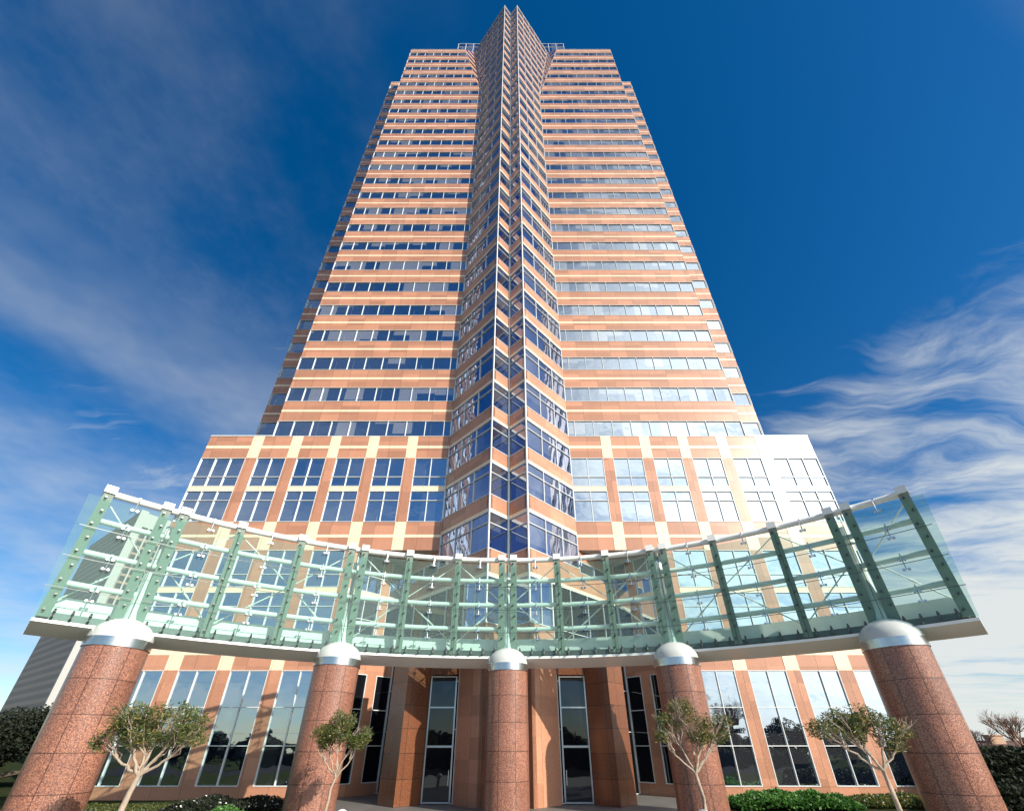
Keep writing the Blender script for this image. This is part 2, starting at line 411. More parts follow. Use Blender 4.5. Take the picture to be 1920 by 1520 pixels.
# --- inner core (opaque body behind the skin)
core = MB()
def P2(*pts): return [(CX + x, y) for x, y in pts]
core.prism(P2((-27, 30.35), (-12.3, 30.35), (-8.66, 34), (8.66, 34), (12.3, 30.35), (27, 30.35), (27, 62), (-27, 62)), 0, 15.9)
core.prism(P2((-27, 30.35), (27, 30.35), (27, 62), (-27, 62)), 15.92, 26.8)
core.prism(P2((-EDGE, 30.35), (EDGE, 30.35), (EDGE, 60), (-EDGE, 60)), 26.82, NZ)
core.prism(P2((-27, 35.45), (27, 35.45), (27, 58), (-27, 58)), 26.84, 132.3)
for sg in (1, -1):
    a = [(sg * ab(NZ), 30.35), (sg * EDGE, 30.35), (sg * EDGE, 60), (sg * ROOT, 60)]
    c = [(sg * ab(TOPZ) + sg * .3, 30.35), (sg * EDGE, 30.35), (sg * EDGE, 60), (sg * (1.36 + acq(TOPZ)) + sg * .3, 26.4 + acq(TOPZ))]
    a[3] = (sg * (ROOT + .3), 30.4)
    if sg < 0: a = a[::-1]; c = c[::-1]
    core.prism(P2(*a), NZ + .02, 132.3, pts2=P2(*c))
# prow core
def prow(qe): 
    return P2((-1.36, 26.57), (0, 27.93), (1.36, 26.57), (1.36 + qe, 26.57 + qe), (-1.36 - qe, 26.57 + qe))
core.prism(prow(7.2), 0, 15.85); core.prism(prow(3.9), 15.85, NZ); core.prism(prow(3.9), NZ, 144.6, pts2=prow(7.0))
tb(core, 'inner_wall', M_CORE)
m, t, b, out = mat('roof_gravel'); b.inputs['Base Color'].default_value = (.3, .28, .25, 1)
rf = MB(); rf.box(CX - 26.9, CX + 26.9, 30.3, 62, 26.9, 27.0); rf.box(CX - 26.8, CX + 26.8, 35.5, 58, 132.32, 132.4)
tb(rf, 'roof', m)

# --- stone skin
st, cr = MB(), MB()
win_specs = []      # (size key, name, builder)
for sg in (1, -1):
    F = FR[sg]
    # podium horizontal bands; pilaster columns
    bays = [(ROOT, 8.22), (9.11, 11.7), (12.62, 15.15), (16.04, 18.61), (19.55, 22.1), (23.08, PEDGE)]
    def band(z0, z1, cz0, cz1, sN):
        # brick band with a cream line, cream blocks over the pilasters
        for i, (a, c) in enumerate(bays):
            if c <= sN: continue
            a2 = max(a, sN)
            F.box(st, a2, c, z0, cz0, -.3, 0); F.box(cr, a2, c, cz0, cz1, -.3, .012); F.box(st, a2, c, cz1, z1, -.3, 0)
        for (a, c) in PIL:
            if a >= sN - .3: F.box(cr, a, c, z0, z1, -.3, .025)
    band(24.66, 27.07, 25.72, 26.01, 0)
    band(15.9, 18.36, 16.99, 17.23, 0)
    band(7.16, 9.60, 8.14, 8.68, 12.0)
    F.box(st, PEDGE, PEDGE + .004, 0, 27.07, -.3, .0)
    F.box(st, 11.95, PEDGE, 0, .67, -.3, 0)
    F.box(st, 11.95, 12.62, .67, 7.16, -.3, .01); F.box(st, 11.95, 12.62, 9.6, 15.9, -.3, .01)
    for i, (a, c) in enumerate(PIL):
        F.box(st, a, c, 18.36, 24.66, -.3, .02)
        if a > 12.2:
            F.box(st, a, c, 9.6, 15.9, -.3, .02); F.box(st, a, c, .67, 7.16, -.3, .02)
    for i, (a, c) in enumerate(bays):
        F.box(cr, a, c, 21.28, 21.73, -.3, .008)
        if a > 12.2: F.box(cr, a, c, 12.55, 12.94, -.3, .008)
    # podium windows
    for i, (a, c) in enumerate(bays):
        n = 3 if i == 5 else 2
        rows = [(21.73, 24.66, (22.69,)), (18.36, 21.28, (20.35,))]
        if a > 12.2: rows += [(12.94, 15.9, (13.94,)), (9.6, 12.55, (11.51,)), (.67, 7.16, (2.77, 4.93))]
        for z0, z1, tr_ in rows: win_specs.append((99, 'window', F, a, c, z0, z1, n, tr_, M_PGLASS, .046, 0))
    # tower ribbons
    for k in range(25):
        zb = row(k); zt = zb + WH
        win_specs.append((60 - k, 'ribbon_window', F, ab(zb), EDGE, zb, zt, 'grid', (), M_GLASS, .040, ab(zt)))
        zn = zb + FP if k < 24 else TOPZ
        c0, c1 = zb + 2.93, zb + 3.18
        F.box(st, ab(zt), EDGE, zt, c0, -.3, 0, ab(c0), EDGE)
        F.box(cr, ab(c0), EDGE, c0, c1, -.3, .012, ab(c1), EDGE)
        F.box(st, ab(c1), EDGE, c1, zn, -.3, 0, ab(zn), EDGE)
    # rear block
    F = RE[sg]
    for k in range(0, 25):
        zb = row(k); zt = zb + WH
        win_specs.append((20 - k, 'corner_window', F, EDGE - .2, PEDGE, zb, zt, 'grid', (), M_GLASS, .040, 0))
        zn = zb + FP if k < 24 else TOPZ
        c0, c1 = zb + 2.93, zb + 3.18
        F.box(st, EDGE - .2, PEDGE, zt, c0, -.3, 0); F.box(cr, EDGE - .2, PEDGE, c0, c1, -.3, .012); F.box(st, EDGE - .2, PEDGE, c1, zn, -.3, 0)
    # sides of the front block
    for k in range(25):
        zb = row(k); zt = zb + WH; zn = zb + FP if k < 24 else TOPZ
        S = Face((CX + sg * EDGE, 30), (0, 1), (sg, 0), uofs=900)
        S.box(st, .31, 5.1, zt, zn, -.3, -.002)
        S.box(st, .31, 5.1, zb, zt, -.3, -.12)
    # prow
    for k in range(-3, 28):
        zb = row(k); zt = zb + 2.85; c1 = zt + .25; zn = zb + FP if k < 27 else WTOP
        zt = min(zt, WTOP - .5); c1 = min(c1, WTOP - .3)
        for nm, F, Lf in (('prow_window', WO[sg], None), ('prow_window', WI[sg], WIL)):
            e0 = Lf or (acq(zb) * math.sqrt(2)); e1 = Lf or (acq(zt) * math.sqrt(2)); e2 = Lf or (acq(c1) * math.sqrt(2)); e3 = Lf or (acq(zn) * math.sqrt(2))
            if k == -3 and Lf is None: e0 = e1 = e2 = e3 = 7.3 * math.sqrt(2) if zb < 15.8 else RS
            if k == -3 and Lf is None:
                e0 = e1 = e2 = e3 = RS
            win_specs.append((80 - 2 * k - (12 if Lf else 0), nm, F, 0, e0, zb, zt, 'wing', (zb + 1.95,), M_WGLASS, .05, ('end', e1)))
            F.box(cr, 0, e1, zt, c1, -.3, .012, 0, e2)
            F.box(st, 0, e2, c1, zn, -.3, 0, 0, e3)
    # lower prow: wide stone band going back under the soffit, glass wall, stone pier
    F = WO[sg]; eL = 7.3 * math.sqrt(2)
    F.box(st, 0, eL, 12.66, 14.05, -.3, 0); F.box(cr, 0, eL, 12.42, 12.66, -.3, .012)
    F.box(st, 0, RS, 14.05, row(-3), -.3, .0)
    F.box(st, RS, eL, 15.0, 15.9, -.3, -.01)
    win_specs.append((99, 'prow_window', F, RS, eL, 14.05, 15.0, 'wing', (), M_WGLASS, .05, 0))
    win_specs.append((99, 'prow_window', F, 0, 2.26, 9.36, 12.42, 2, (10.6,), M_WGLASS, .05, 0))
    win_specs.append((99, 'prow_window', F, 2.26, eL, .05, 12.42, 4, (3.6, 6.2, 9.36), M_DGLASS, .04, 0))
    F.box(st, 0, 2.26, 0, 9.36, -.3, .0)
    F = WI[sg]
    F.box(st, 0, WIL, 12.66, row(-3), -.3, 0); F.box(cr, 0, WIL, 12.42, 12.66, -.3, .012)
    win_specs.append((99, 'prow_window', F, 0, WIL, 9.36, 12.42, 1, (10.6,), M_WGLASS, .05, 0))
    F.box(st, 0, WIL, 0, 9.36, -.3, 0)
    # notch walls of the entrance recess
    F = NW[sg]; nl = 4.67
    for z0, z1, cz0, cz1 in ((7.16, 9.6, 8.14, 8.68),):
        F.box(st, 0, nl, z0, cz0, -.3, 0); F.box(cr, 0, nl, cz0, cz1, -.3, .012); F.box(st, 0, nl, cz1, z1, -.3, 0)
    F.box(st, 0, nl, 0, .67, -.3, 0); F.box(cr, 0, nl, 12.55, 12.94, -.3, .008)
    for z0, z1 in ((.67, 7.16), (9.6, 12.55), (12.94, 15.9)):
        F.box(st, 0, .4, z0, z1, -.3, .015); F.box(st, 2.72, 3.45, z0, z1, -.3, .015)
        tr_ = (2.77, 4.93) if z0 < 1 else ((z0 + z1) / 2 - .2,)
        win_specs.append((99, 'window', F, .4, 2.72, z0, z1, 2, tr_, M_PGLASS if z0 > 1 else M_DGLASS, .05, 0))
        win_specs.append((99, 'window', F, 3.45, nl, z0, z1, 1, tr_, M_PGLASS if z0 > 1 else M_DGLASS, .05, 0))
    # inverted-triangle notch face near the top
    def pab(z): return Vector((CX + sg * ab(z), 30.0, z)) if z <= TOPZ else None
    A_ = Vector((CX + sg * ROOT, 30, NZ)); B_ = Vector((CX + sg * 9.77, 30, TOPZ)); C_ = Vector((CX + sg * (1.36 + 7.15), 26 + 7.15, WTOP))
    def L1(z): return A_.lerp(B_, (z - NZ) / (TOPZ - NZ)) if z <= TOPZ else B_.lerp(C_, (z - TOPZ) / (WTOP - TOPZ))
    def L2(z): return A_.lerp(C_, (z - NZ) / (WTOP - NZ))
    z = NZ; seq = []
    for k in range(18, 28):
        zb = row(k); seq += [(zb, zb + 1.82, 'g'), (zb + 1.82, zb + 2.93, 's'), (zb + 2.93, zb + 3.18, 'c'), (zb + 3.18, zb + FP, 's')]
    for z0, z1, kd in seq:
        z0 = max(z0, NZ); z1 = min(z1, WTOP)
        if z1 <= z0: continue
        brk = [z0, TOPZ, z1] if z0 < TOPZ < z1 else [z0, z1]
        for za, zb_ in zip(brk[:-1], brk[1:]):
            pts = [L1(za), L2(za), L2(zb_), L1(zb_)]
            if sg > 0: pts = pts[::-1]
            tgt = {'g': None, 's': st, 'c': cr}[kd]
            if kd == 'g': win_specs.append((0, 'notch', pts)); continue
            tgt.poly(pts, [(p.y, p.z) for p in pts])
tb(st, 'granite_wall', M_STONE)
tb(cr, 'cream_band', M_CREAM)
sf = MB(); sf.poly([(CX - 12.1, 30.0, 15.895), (CX - 8.6, 34.2, 15.895), (CX + 8.6, 34.2, 15.895), (CX + 12.1, 30.0, 15.895)])
tb(sf, 'soffit', M_SOFFIT)
cp = MB()   # metal parapet copings
for sg in (1, -1):
    FR[sg].box(cp, 0, PEDGE, 27.07, 27.12, -.1, .06) if False else None
    FR[sg].box(cp, EDGE + .01, PEDGE, 27.07, 27.17, -.4, .05)
    FR[sg].box(cp, ab(TOPZ), EDGE, TOPZ, TOPZ + .15, -.4, .05)
    RE[sg].box(cp, EDGE, PEDGE, TOPZ, TOPZ + .15, -.4, .05)
    WO[sg].box(cp, 0, 10.1, WTOP, WTOP + .15, -.3, .05); WI[sg].box(cp, 0, WIL, WTOP, WTOP + .15, -.3, .05)
    # bright corner trims up the prow edges
    WO[sg].box(cp, -.05, .06, 9.36, WTOP + .2, -.05, .05)
WO[1].box(cp, 0, .01, 9.36, 9.37, 0, .01)
cp.box(CX - .06, CX + .06, 27.26, 27.38, 9.36, WTOP)
tb(cp, 'trim', M_FRAME)

def win_mesh(gm, fm, F, s0, s1, z0, z1, div, trans, fw, s0t):
    """glass sheet set 8 cm back with a light frame in front"""
    s1t = s1
    if isinstance(s0t, tuple): s1t = s0t[1]; s0t = s0
    elif not s0t: s0t = s0
    F.quad(gm, s0, s1, z0, z1, -.065, s0t, s1t)
    h = fw / 2
    F.box(fm, s0, s1, z0, z0 + fw, -.06, .03); F.box(fm, s0t, s1t, z1 - fw, z1, -.06, .03)
    if div == 'grid': xs = [6.0 + 1.737 * i for i in range(13)] + [s1 - h]; xs = [x_ for x_ in xs if s0 < x_ - .05 and x_ < s1]
    elif div == 'wing':
        n = max(1, round(s1 / 1.89)); xs = [1.89 * i for i in range(1, n + 1) if s0 + .1 < 1.89 * i < max(s1, s1t) - .1] + [s1 - h]
    else: xs = [s0 + (s1 - s0) * i / div for i in range(1, div)] + [s1 - h]
    xs = [s0 + h] + xs
    for i, x_ in enumerate(xs):
        zz = z1
        if x_ == s0 + h and s0t != s0: F.box(fm, x_ - h, x_ + h, z0, z1, -.06, .028, s0t, s0t + fw); continue
        if x_ == s1 - h and s1t != s1: F.box(fm, x_ - h, x_ + h, z0, z1, -.06, .028, s1t - fw, s1t); continue
        if x_ > s1: continue
        if x_ < s0t: zz = z0 + (z1 - z0) * (x_ - s0) / (s0t - s0 + 1e-6)
        F.box(fm, x_ - h, x_ + h, z0, zz, -.06, .028)
    for tz in trans:
        F.box(fm, s0, s1, tz - h, tz + h, -.06, .026)

byname = {}
for w in win_specs: byname.setdefault(w[1], []).append(w)
for nm, L in byname.items():
    if nm == 'notch':
        mb = MB()
        for w in L: mb.poly(w[2], [(p.y, p.z) for p in w[2]])
        tb(mb, 'notch_glazing', M_GLASS); continue
    L.sort(key=lambda w: -w[0])
    rest_g, rest_f = MB(), MB(); any_rest = False; rest_m = None
    for i, w in enumerate(L):
        _, _, F, s0, s1, z0, z1, div, trans, gm_, fw, s0t = w
        if i < 100:
            gm, fm = MB(), MB(); win_mesh(gm, fm, F, s0, s1, z0, z1, div, trans, fw, s0t)
            o = tb(gm, nm, gm_); f = fm.build('frame', M_FRAME); f.parent = o
        else:
            win_mesh(rest_g, rest_f, F, s0, s1, z0, z1, div, trans, fw, s0t); any_rest = True; rest_m = gm_
    if any_rest:
        o = tb(rest_g, nm, rest_m); tag(o, kind='stuff')
        f = rest_f.build('frame', M_FRAME); f.parent = o

# penthouse behind the prow
ph_, pf = MB(), MB()
P3 = Face((CX, 34.6), (1, 0), (0, -1))
ph_.box(CX - 13.3, CX + 13.3, 34.6, 50, 131, 157.3)
for i in range(-7, 8):
    P3.box(pf, i * 1.89 - .05, i * 1.89 + .05, 132, 157.3, 0, .06)
for z in (157.2, 154.6, 150.4, 146.1, 141.9): P3.box(pf, -13.3, 13.3, z - .07, z + .07, 0, .055)
o = tb(ph_, 'penthouse', M_GLASS); f = pf.build('frame', M_FRAME); f.parent = o

# entrance portal: zig-zag stone piers and glazed doors
for sg in (1, -1):
    pm = MB()
    X = lambda x: CX + sg * x
    def pr(pts, z0, z1):
        pts = [(X(x), y) for x, y in pts]
        if sg < 0: pts = pts[::-1]
        pm.prism(pts, z0, z1)
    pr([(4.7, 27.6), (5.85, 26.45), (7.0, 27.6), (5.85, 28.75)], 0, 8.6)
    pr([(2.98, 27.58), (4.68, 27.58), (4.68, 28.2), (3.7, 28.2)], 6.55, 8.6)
    tb(pm, 'portal_pier', M_PIER_SHADED)
    D = Face((CX, 27.75), (sg, 0), (0, -1), uofs=50)
    gm, fm = MB(), MB()
    D.quad(gm, 3.1, 4.75, .05, 6.5, 0)
    for x_ in (3.14, 4.66): D.box(fm, x_ - .04, x_ + .04, .05, 6.5, 0, .08)
    for z in (.1, 2.75, 4.75, 6.45): D.box(fm, 3.1, 4.7, z - (.07 if z == 2.75 else .04), z + .04, 0, .075)
    o = tb(gm, 'entrance_door', M_DGLASS); f = fm.build('frame', M_MULLD); f.parent = o
    hb = MB(); D.box(hb, 3.25, 3.29, .9, 1.6, .05, .14); h = hb.build('handle', M_STEEL); h.parent = o

# ================================================================== COLUMNS
RC = 24.0; CR = 1.076
COLA = [-41.7, -20.9, 0, 20.9, 41.7]
names = ['far left stone column, nearest the grey slab tower', 'second stone column from the left, behind the small round tree',
         'middle stone column in front of the prow between the two doors', 'second stone column from the right, with a tree before it',
         'far right stone column, dark on its left side against the cloudy sky']
col0 = None
ZB_ = 3.41 + EZ
for ang, nm in zip(COLA, names):
    x, y = CX + RC * math.sin(R(ang)), RC * math.cos(R(ang))
    label = nm + ', white dome cap'
    if col0 is None:
        col0 = thing('stone_column', label, 'column', (x, y, 0), 'granite columns under the glass canopy')
        sh = lathe([(CR, 0), (CR, ZB_)], 64, R0=CR).build('shaft', M_COLSTONE, col0); weld_smooth(sh)
        bd = lathe([(CR, ZB_), (CR + .035, ZB_ + .004), (CR + .035, ZB_ + .36), (CR - .03, ZB_ + .37)], 64).build('steel_band', M_STEEL, col0); weld_smooth(bd)
        prof = [((CR + .01) * math.cos(a), ZB_ + .365 + .88 * math.sin(a)) for a in [R(k * 7.5) for k in range(13)]]; prof[-1] = (0, prof[-1][1])
        dm = lathe(prof, 64).build('dome_cap', M_DOME, col0); weld_smooth(dm)
        parts = [sh, bd, dm]; co = col0
    else:
        co = col0.copy(); COL.objects.link(co); co.location = (x, y, 0); co['label'] = label
        for p in parts:
            c = p.copy(); COL.objects.link(c); c.parent = co
    co.rotation_euler = (0, 0, R(-ang + 0 + 90 + 22.5))

# ================================================================== GLASS CANOPY
can = thing('glass_canopy', 'curved green glass entrance canopy of white steel rails sweeping across the columns', 'canopy', (CX, RC, 0))
TLc = Vector((CX, RC, 0))
def cb_(mb, name, mats, parent=None):
    o = mb.build(name, mats)
    if parent: o.parent = parent
    else: o.parent = can; o.matrix_parent_inverse = Matrix.Translation(-TLc)
    return o
def dg(z): return 23.8 - (z - 4.25) * .2      # radius of the glass at height z above the eye
def cp_(phi, d, z): return Vector((CX + d * math.sin(R(phi)), d * math.cos(R(phi)), z + EZ))
def arcbox(mb, p0, p1, da0, da1, z0, z1, n=1, db0=None, db1=None):
    db0 = da0 if db0 is None else db0; db1 = da1 if db1 is None else db1
    for i in range(n):
        a = p0 + (p1 - p0) * i / n; b2 = p0 + (p1 - p0) * (i + 1) / n
        P = [cp_(a, da0, z0), cp_(b2, da0, z0), cp_(b2, da1, z0), cp_(a, da1, z0), cp_(a, db0, z1), cp_(b2, db0, z1), cp_(b2, db1, z1), cp_(a, db1, z1)]
        L0, L1_ = R(a) * 24, R(b2) * 24
        mb.hexa(P, [(L0, z0), (L1_, z0), (L1_, z0 + .3), (L0, z0 + .3), (L0, z1), (L1_, z1), (L1_, z1 + .3), (L0, z1 + .3)])
SEAM = [4.23, 5.39, 6.59, 7.83, 9.10]
RAIL = [5.66, 6.94, 8.27, 9.47]
POST = [-47.8, -42.7, -41.0, -35.1, -28.1, -21.8, -20.1, -14.0, -7.1, -.85]
POST = POST + [-p for p in reversed(POST)]
seams = [-48.4, -41.85, -35.1, -28.1, -20.95, -14.0, -7.1, 0]; seams = seams + [-p for p in reversed(seams[:-1])]
# glass panels
for i in range(len(seams) - 1):
    for r_ in range(4):
        a, b2 = seams[i] + (.03 if i else -.01), seams[i + 1] - (.03 if i < len(seams) - 2 else -.01)
        z0, z1 = SEAM[r_] + .01, SEAM[r_ + 1] - .01
        mb = MB(); n = 4
        for k in range(n):
            p, q = a + (b2 - a) * k / n, a + (b2 - a) * (k + 1) / n
            sp = lambda ang, z: ang * (1 + (.017 * (z - 4.2) / 4.9 if abs(ang) > 48.3 else 0))
            mb.poly([cp_(sp(p, z0), dg(z0), z0), cp_(sp(q, z0), dg(z0), z0), cp_(sp(q, z1), dg(z1), z1), cp_(sp(p, z1), dg(z1), z1)])
        cb_(mb, 'glass_panel', M_CG)
# dark gaskets between panels
mb = MB()
for z in SEAM[1:-1]: arcbox(mb, -48.7, 48.7, dg(z) - .008, dg(z) + .008, z - .012, z + .012, 40)
for s_ in seams[1:-1]:
    arcbox(mb, s_ - .03, s_ + .03, dg(4.23) - .008, dg(4.23) + .008, 4.23, 9.1, 1, dg(9.1) - .008, dg(9.1) + .008)
cb_(mb, 'glazing_gasket', M_BOLT)
# posts with bolts
smallb = MB()
for p in POST:
    w = .43; mb = MB()
    arcbox(mb, p - w, p + w, dg(4.3) + .10, dg(4.3) + .2, 4.3, 9.36, 1, dg(9.36) + .10, dg(9.36) + .2)
    arcbox(mb, p - .06, p + .06, dg(4.3) + .2, dg(4.3) + .46, 4.3, 9.5, 1, dg(9.5) + .2, dg(9.5) + .46)
    po = cb_(mb, 'post', M_FIN)
    mb = MB(); arcbox(mb, p - w - .06, p + w + .06, dg(9.5) + .06, dg(9.5) + .60, 9.37, 9.70, 1)
    cb_(mb, 'post_cap', M_WHITE, po)
    for k in range(9):
        z = 4.55 + k * .575
        a = cp_(p + (.12 if k % 2 else -.12), dg(z) - .05, z); b2 = cp_(p + (.12 if k % 2 else -.12), dg(z) + .11, z)
        if (abs(p) > 18 and abs(p) < 47.9 and abs(p) not in (28.1,)) : mb = MB(); mb.tube([a, b2], .045, 8); cb_(mb, 'bolt', M_BOLT, po)
        else: smallb.tube([a, b2], .045, 8)
tag(cb_(smallb, 'bolt', M_BOLT), kind='stuff')
# rails
for z in RAIL:
    rr = .125 if z < 9 else .15
    mb = MB(); d = dg(z) + .40
    mb.tube([cp_(a / 2, d, z) for a in range(-96, 97)], rr, 12)
    o = cb_(mb, 'rail', M_WHITE); 
    o.data.polygons.foreach_set('use_smooth', [True] * len(o.data.polygons))
# column masts
for ang in COLA:
    mb = MB()
    x, y = CX + RC * math.sin(R(ang)), RC * math.cos(R(ang))
    for z0, z1, rr in ((4.5, 5.7, .26), (5.7, 6.9, .21), (6.9, 8.2, .12), (8.2, 9.0, .17)):
        mb.tube([(x, y, z0 + EZ), (x, y, z1 + EZ)], rr, 16)
    for z in RAIL[:3]: mb.tube([(x, y, z + EZ - .12), (x, y, z + EZ + .12)], .25, 16)
    for z in RAIL: mb.tube([(x, y, z + EZ), tuple(cp_(ang, dg(z) + .4, z))], .06, 8)
    cb_(mb, 'mast', M_WHITE)
# bracing rods, fittings, brackets
bayp = [(-47.8, -42.7)] + [(POST[i], POST[i + 1]) for i in range(2, 5)] + [(POST[i], POST[i + 1]) for i in range(6, 9)]
bayp = bayp + [(-b2, -a) for a, b2 in reversed(bayp)]
for i, (a, b2) in enumerate(bayp):
    def rod(p, z0, q, z1):
        mb = MB()
        A, B = cp_(p, dg(z0) + .75, z0), cp_(q, dg(z1) + .75, z1)
        mb.tube([A, B], .032, 8); mb.tube([A.lerp(B, .46), A.lerp(B, .54)], .055, 8); cb_(mb, 'bracing_rod', M_WHITE)
    if i % 2 == 0: rod(a, 9.3, b2, 7.2); rod(b2, 7.2, a, 4.9)
    else: rod(b2, 9.3, a, 7.2); rod(a, 7.2, b2, 4.9)
    for frac in (.5,):
        p = a + (b2 - a) * frac
        for z in RAIL:
            mb = MB()
            d = dg(z)
            mb.tube([cp_(p, d + .35, z), cp_(p, d + .1, z + .02)], .035, 6)
            if z < 9:
                mb.tube([cp_(p, d + .1, z + .1), cp_(p, d + .1, z - .62)], .022, 6)
                for du in (-.22, .22):
                    mb.tube([cp_(p + du, d - .03, z - .2), cp_(p + du, d + .1, z - .2)], .05, 8); mb.tube([cp_(p + du, d - .03, z - .62), cp_(p + du, d + .1, z - .62)], .05, 8)
                mb.tube([cp_(p - .22, d + .1, z - .62), cp_(p + .22, d + .1, z - .62)], .02, 6); mb.tube([cp_(p - .22, d + .1, z - .2), cp_(p + .22, d + .1, z - .2)], .02, 6)
            else:
                mb.tube([cp_(p, d + .1, z), cp_(p, d + .1, z - .6)], .025, 6)
                for du in (-.22, .22): mb.tube([cp_(p + du, d - .03, z - .6), cp_(p + du, d + .1, z - .6)], .05, 8)
                mb.tube([cp_(p - .22, d + .1, z - .6), cp_(p + .22, d + .1, z - .6)], .02, 6)
            cb_(mb, 'spider_clamp', M_STEEL)
    for k in range(4):
        mb = MB(); p = a + (b2 - a) * (k + .5) / 4
        arcbox(mb, p - .09, p + .09, 23.7, 24.4, 4.30, 4.38)
        mb.tube([cp_(p, 23.72, 4.62), cp_(p, 23.72, 4.30)], .035, 8); mb.tube([cp_(p - .12, 23.70, 4.5), cp_(p + .12, 23.70, 4.5)], .04, 8)
        cb_(mb, 'edge_bracket', M_BOLT)
mb = MB()
for i in range(60):
    a = -48.35 + 96.7 * i / 60; b2 = a + 96.7 / 60
    ring = [(23.9, 4.10), (25.35, 3.80), (25.35, 4.20), (23.9, 4.22)]     # sloping soffit plate, lower at the back
    A = [cp_(a, d, z) for d, z in ring]; B = [cp_(b2, d, z) for d, z in ring]
    for k in range(4): mb.poly([A[k], A[(k + 1) % 4], B[(k + 1) % 4], B[k]], [(R(a) * 24, k), (R(a) * 24, k + 1), (R(b2) * 24, k + 1), (R(b2) * 24, k)])
    if i == 0: mb.poly(A[::-1], [(0, 0)] * 4)
    if i == 59: mb.poly(B, [(0, 0)] * 4)
cb_(mb, 'soffit_plate', M_FASCIA)
mb = MB(); arcbox(mb, -47.9, 47.9, 24.55, 24.85, 4.62, 5.25, 60); cb_(mb, 'girder', M_WHITE)
mb = MB(); arcbox(mb, -48.2, 48.2, 24.2, 24.54, 4.19, 4.55, 60); cb_(mb, 'gutter', M_BOLT)

# ================================================================== TREES
def crown_points(blobs, n, rng):
    pts = []
    tot = sum(b[3] ** 2 for b in blobs)
    for (bx, by, bz, br) in blobs:
        for _ in range(int(n * br * br / tot)):
            v = Vector((rng.gauss(0, 1), rng.gauss(0, 1), rng.gauss(0, 1))).normalized() * br * (rng.random() ** .45)
            pts.append(Vector((bx, by, bz)) + Vector((v.x, v.y, v.z * .72)))
    return pts
def leaves_mesh(pts, ln, wd, rng, clump=0):
    mb = MB()
    for p in pts:
        if noise.noise(p * 1.7) < -.18: continue
        a = Vector((rng.uniform(-1, 1), rng.uniform(-1, 1), rng.uniform(-.4, .9))).normalized()
        b2 = a.cross(Vector((rng.uniform(-1, 1), rng.uniform(-1, 1), rng.uniform(-1, 1)))).normalized()
        L = ln * rng.uniform(.6, 1.25); w = wd * rng.uniform(.7, 1.2)
        mb.poly([p, p + a * L * .5 + b2 * w, p + a * L, p + a * L * .5 - b2 * w], [(0, 0)] * 4)
    return mb
def limb(mb, p, q, r0, r1, rng, wob=.12, n=5):
    pts = []; d = (q - p)
    for i in range(n + 1):
        f = i / n; j = Vector((rng.uniform(-1, 1), rng.uniform(-1, 1), rng.uniform(-.5, .5))) * wob * d.length * (0 if i in (0, n) else 1)
        pts.append(p.lerp(q, f) + j * .6)
    mb.tube(pts, [r0 + (r1 - r0) * i / n for i in range(n + 1)], 8)
def olive(loc, fork, blobs, label, seed, nleaf, r=.09, density=1.0, arms=7):
    rng = random.Random(seed)
    t = thing('olive_tree', label, 'tree', loc, 'small trees planted between the columns')
    mb = MB(); base = Vector((0, 0, 0)); fk = Vector(fork)
    limb(mb, base, fk, r, r * .72, rng, .05)
    ends = []
    for i, bl in enumerate(blobs):
        c = Vector(bl[:3]); 
        mid = fk.lerp(c, .55) + Vector((rng.uniform(-.1, .1), rng.uniform(-.1, .1), -.08))
        limb(mb, fk, mid, r * .5, r * .33, rng, .10)
        for j in range(arms):
            e = c + Vector((rng.uniform(-1, 1), rng.uniform(-1, 1), rng.uniform(-.2, .8))) * bl[3] * .8
            limb(mb, mid, e, r * .26, r * .07, rng, .13)
            for _ in range(4):
                e2 = e + Vector((rng.uniform(-1, 1), rng.uniform(-1, 1), rng.uniform(-.3, .8))) * bl[3] * .45
                mb.tube([mid.lerp(e, rng.uniform(.4, .95)), e2], [r * .08, r * .04], 5)
    mb.build('trunk', M_BARK, t, smooth=True)
    leaves_mesh(crown_points(blobs, int(nleaf * density), rng), .13, .017, rng).build('crown', M_LEAF, t)
    return t
olive((-11.25, 14.6, 0), (.35, 0, 2.0), [(.15, 0, 3.05, .62), (-.65, .1, 3.15, .62), (-.35, -.3, 3.55, .55), (.5, .1, 3.6, .62), (1.15, 0, 3.35, .66), (1.6, -.1, 3.0, .42), (-1.05, 0, 2.85, .4), (.9, .2, 3.0, .5)],
      'leafy olive tree with forked pale trunk beside the far left column', 11, 11500, .095)
olive((-6.95, 19.0, 0), (.25, 0, 1.7), [(.2, 0, 3.3, .72), (-.45, 0, 3.1, .6), (.85, .1, 3.1, .55), (.25, -.1, 3.75, .5), (.9, 0, 2.85, .38), (-.6, .1, 2.8, .35)],
      'compact olive tree with rounded yellow-green crown before the second column from the left', 23, 8500, .062)
olive((7.25, 19.0, 0), (-.25, 0, 1.85), [(-.3, 0, 4.0, .66), (-.95, 0, 3.6, .55), (-1.3, 0, 3.1, .35), (.45, 0, 3.45, .68), (.95, .1, 3.15, .5), (.1, -.1, 3.1, .5), (1.2, 0, 3.6, .38)],
      'sparse olive tree with thin branching trunk before the second column from the right', 31, 7000, .085)
olive((10.95, 14.4, 0), (-.2, 0, 2.15), [(-1.0, 0, 3.35, .55), (-1.6, 0, 3.2, .42), (-.4, .1, 3.5, .6), (.15, 0, 3.3, .5), (.65, 0, 3.2, .45), (-.8, 0, 3.0, .42), (.35, 0, 2.8, .35)],
      'leaning olive tree with wide thin crown beside the far right column', 47, 6400, .075)

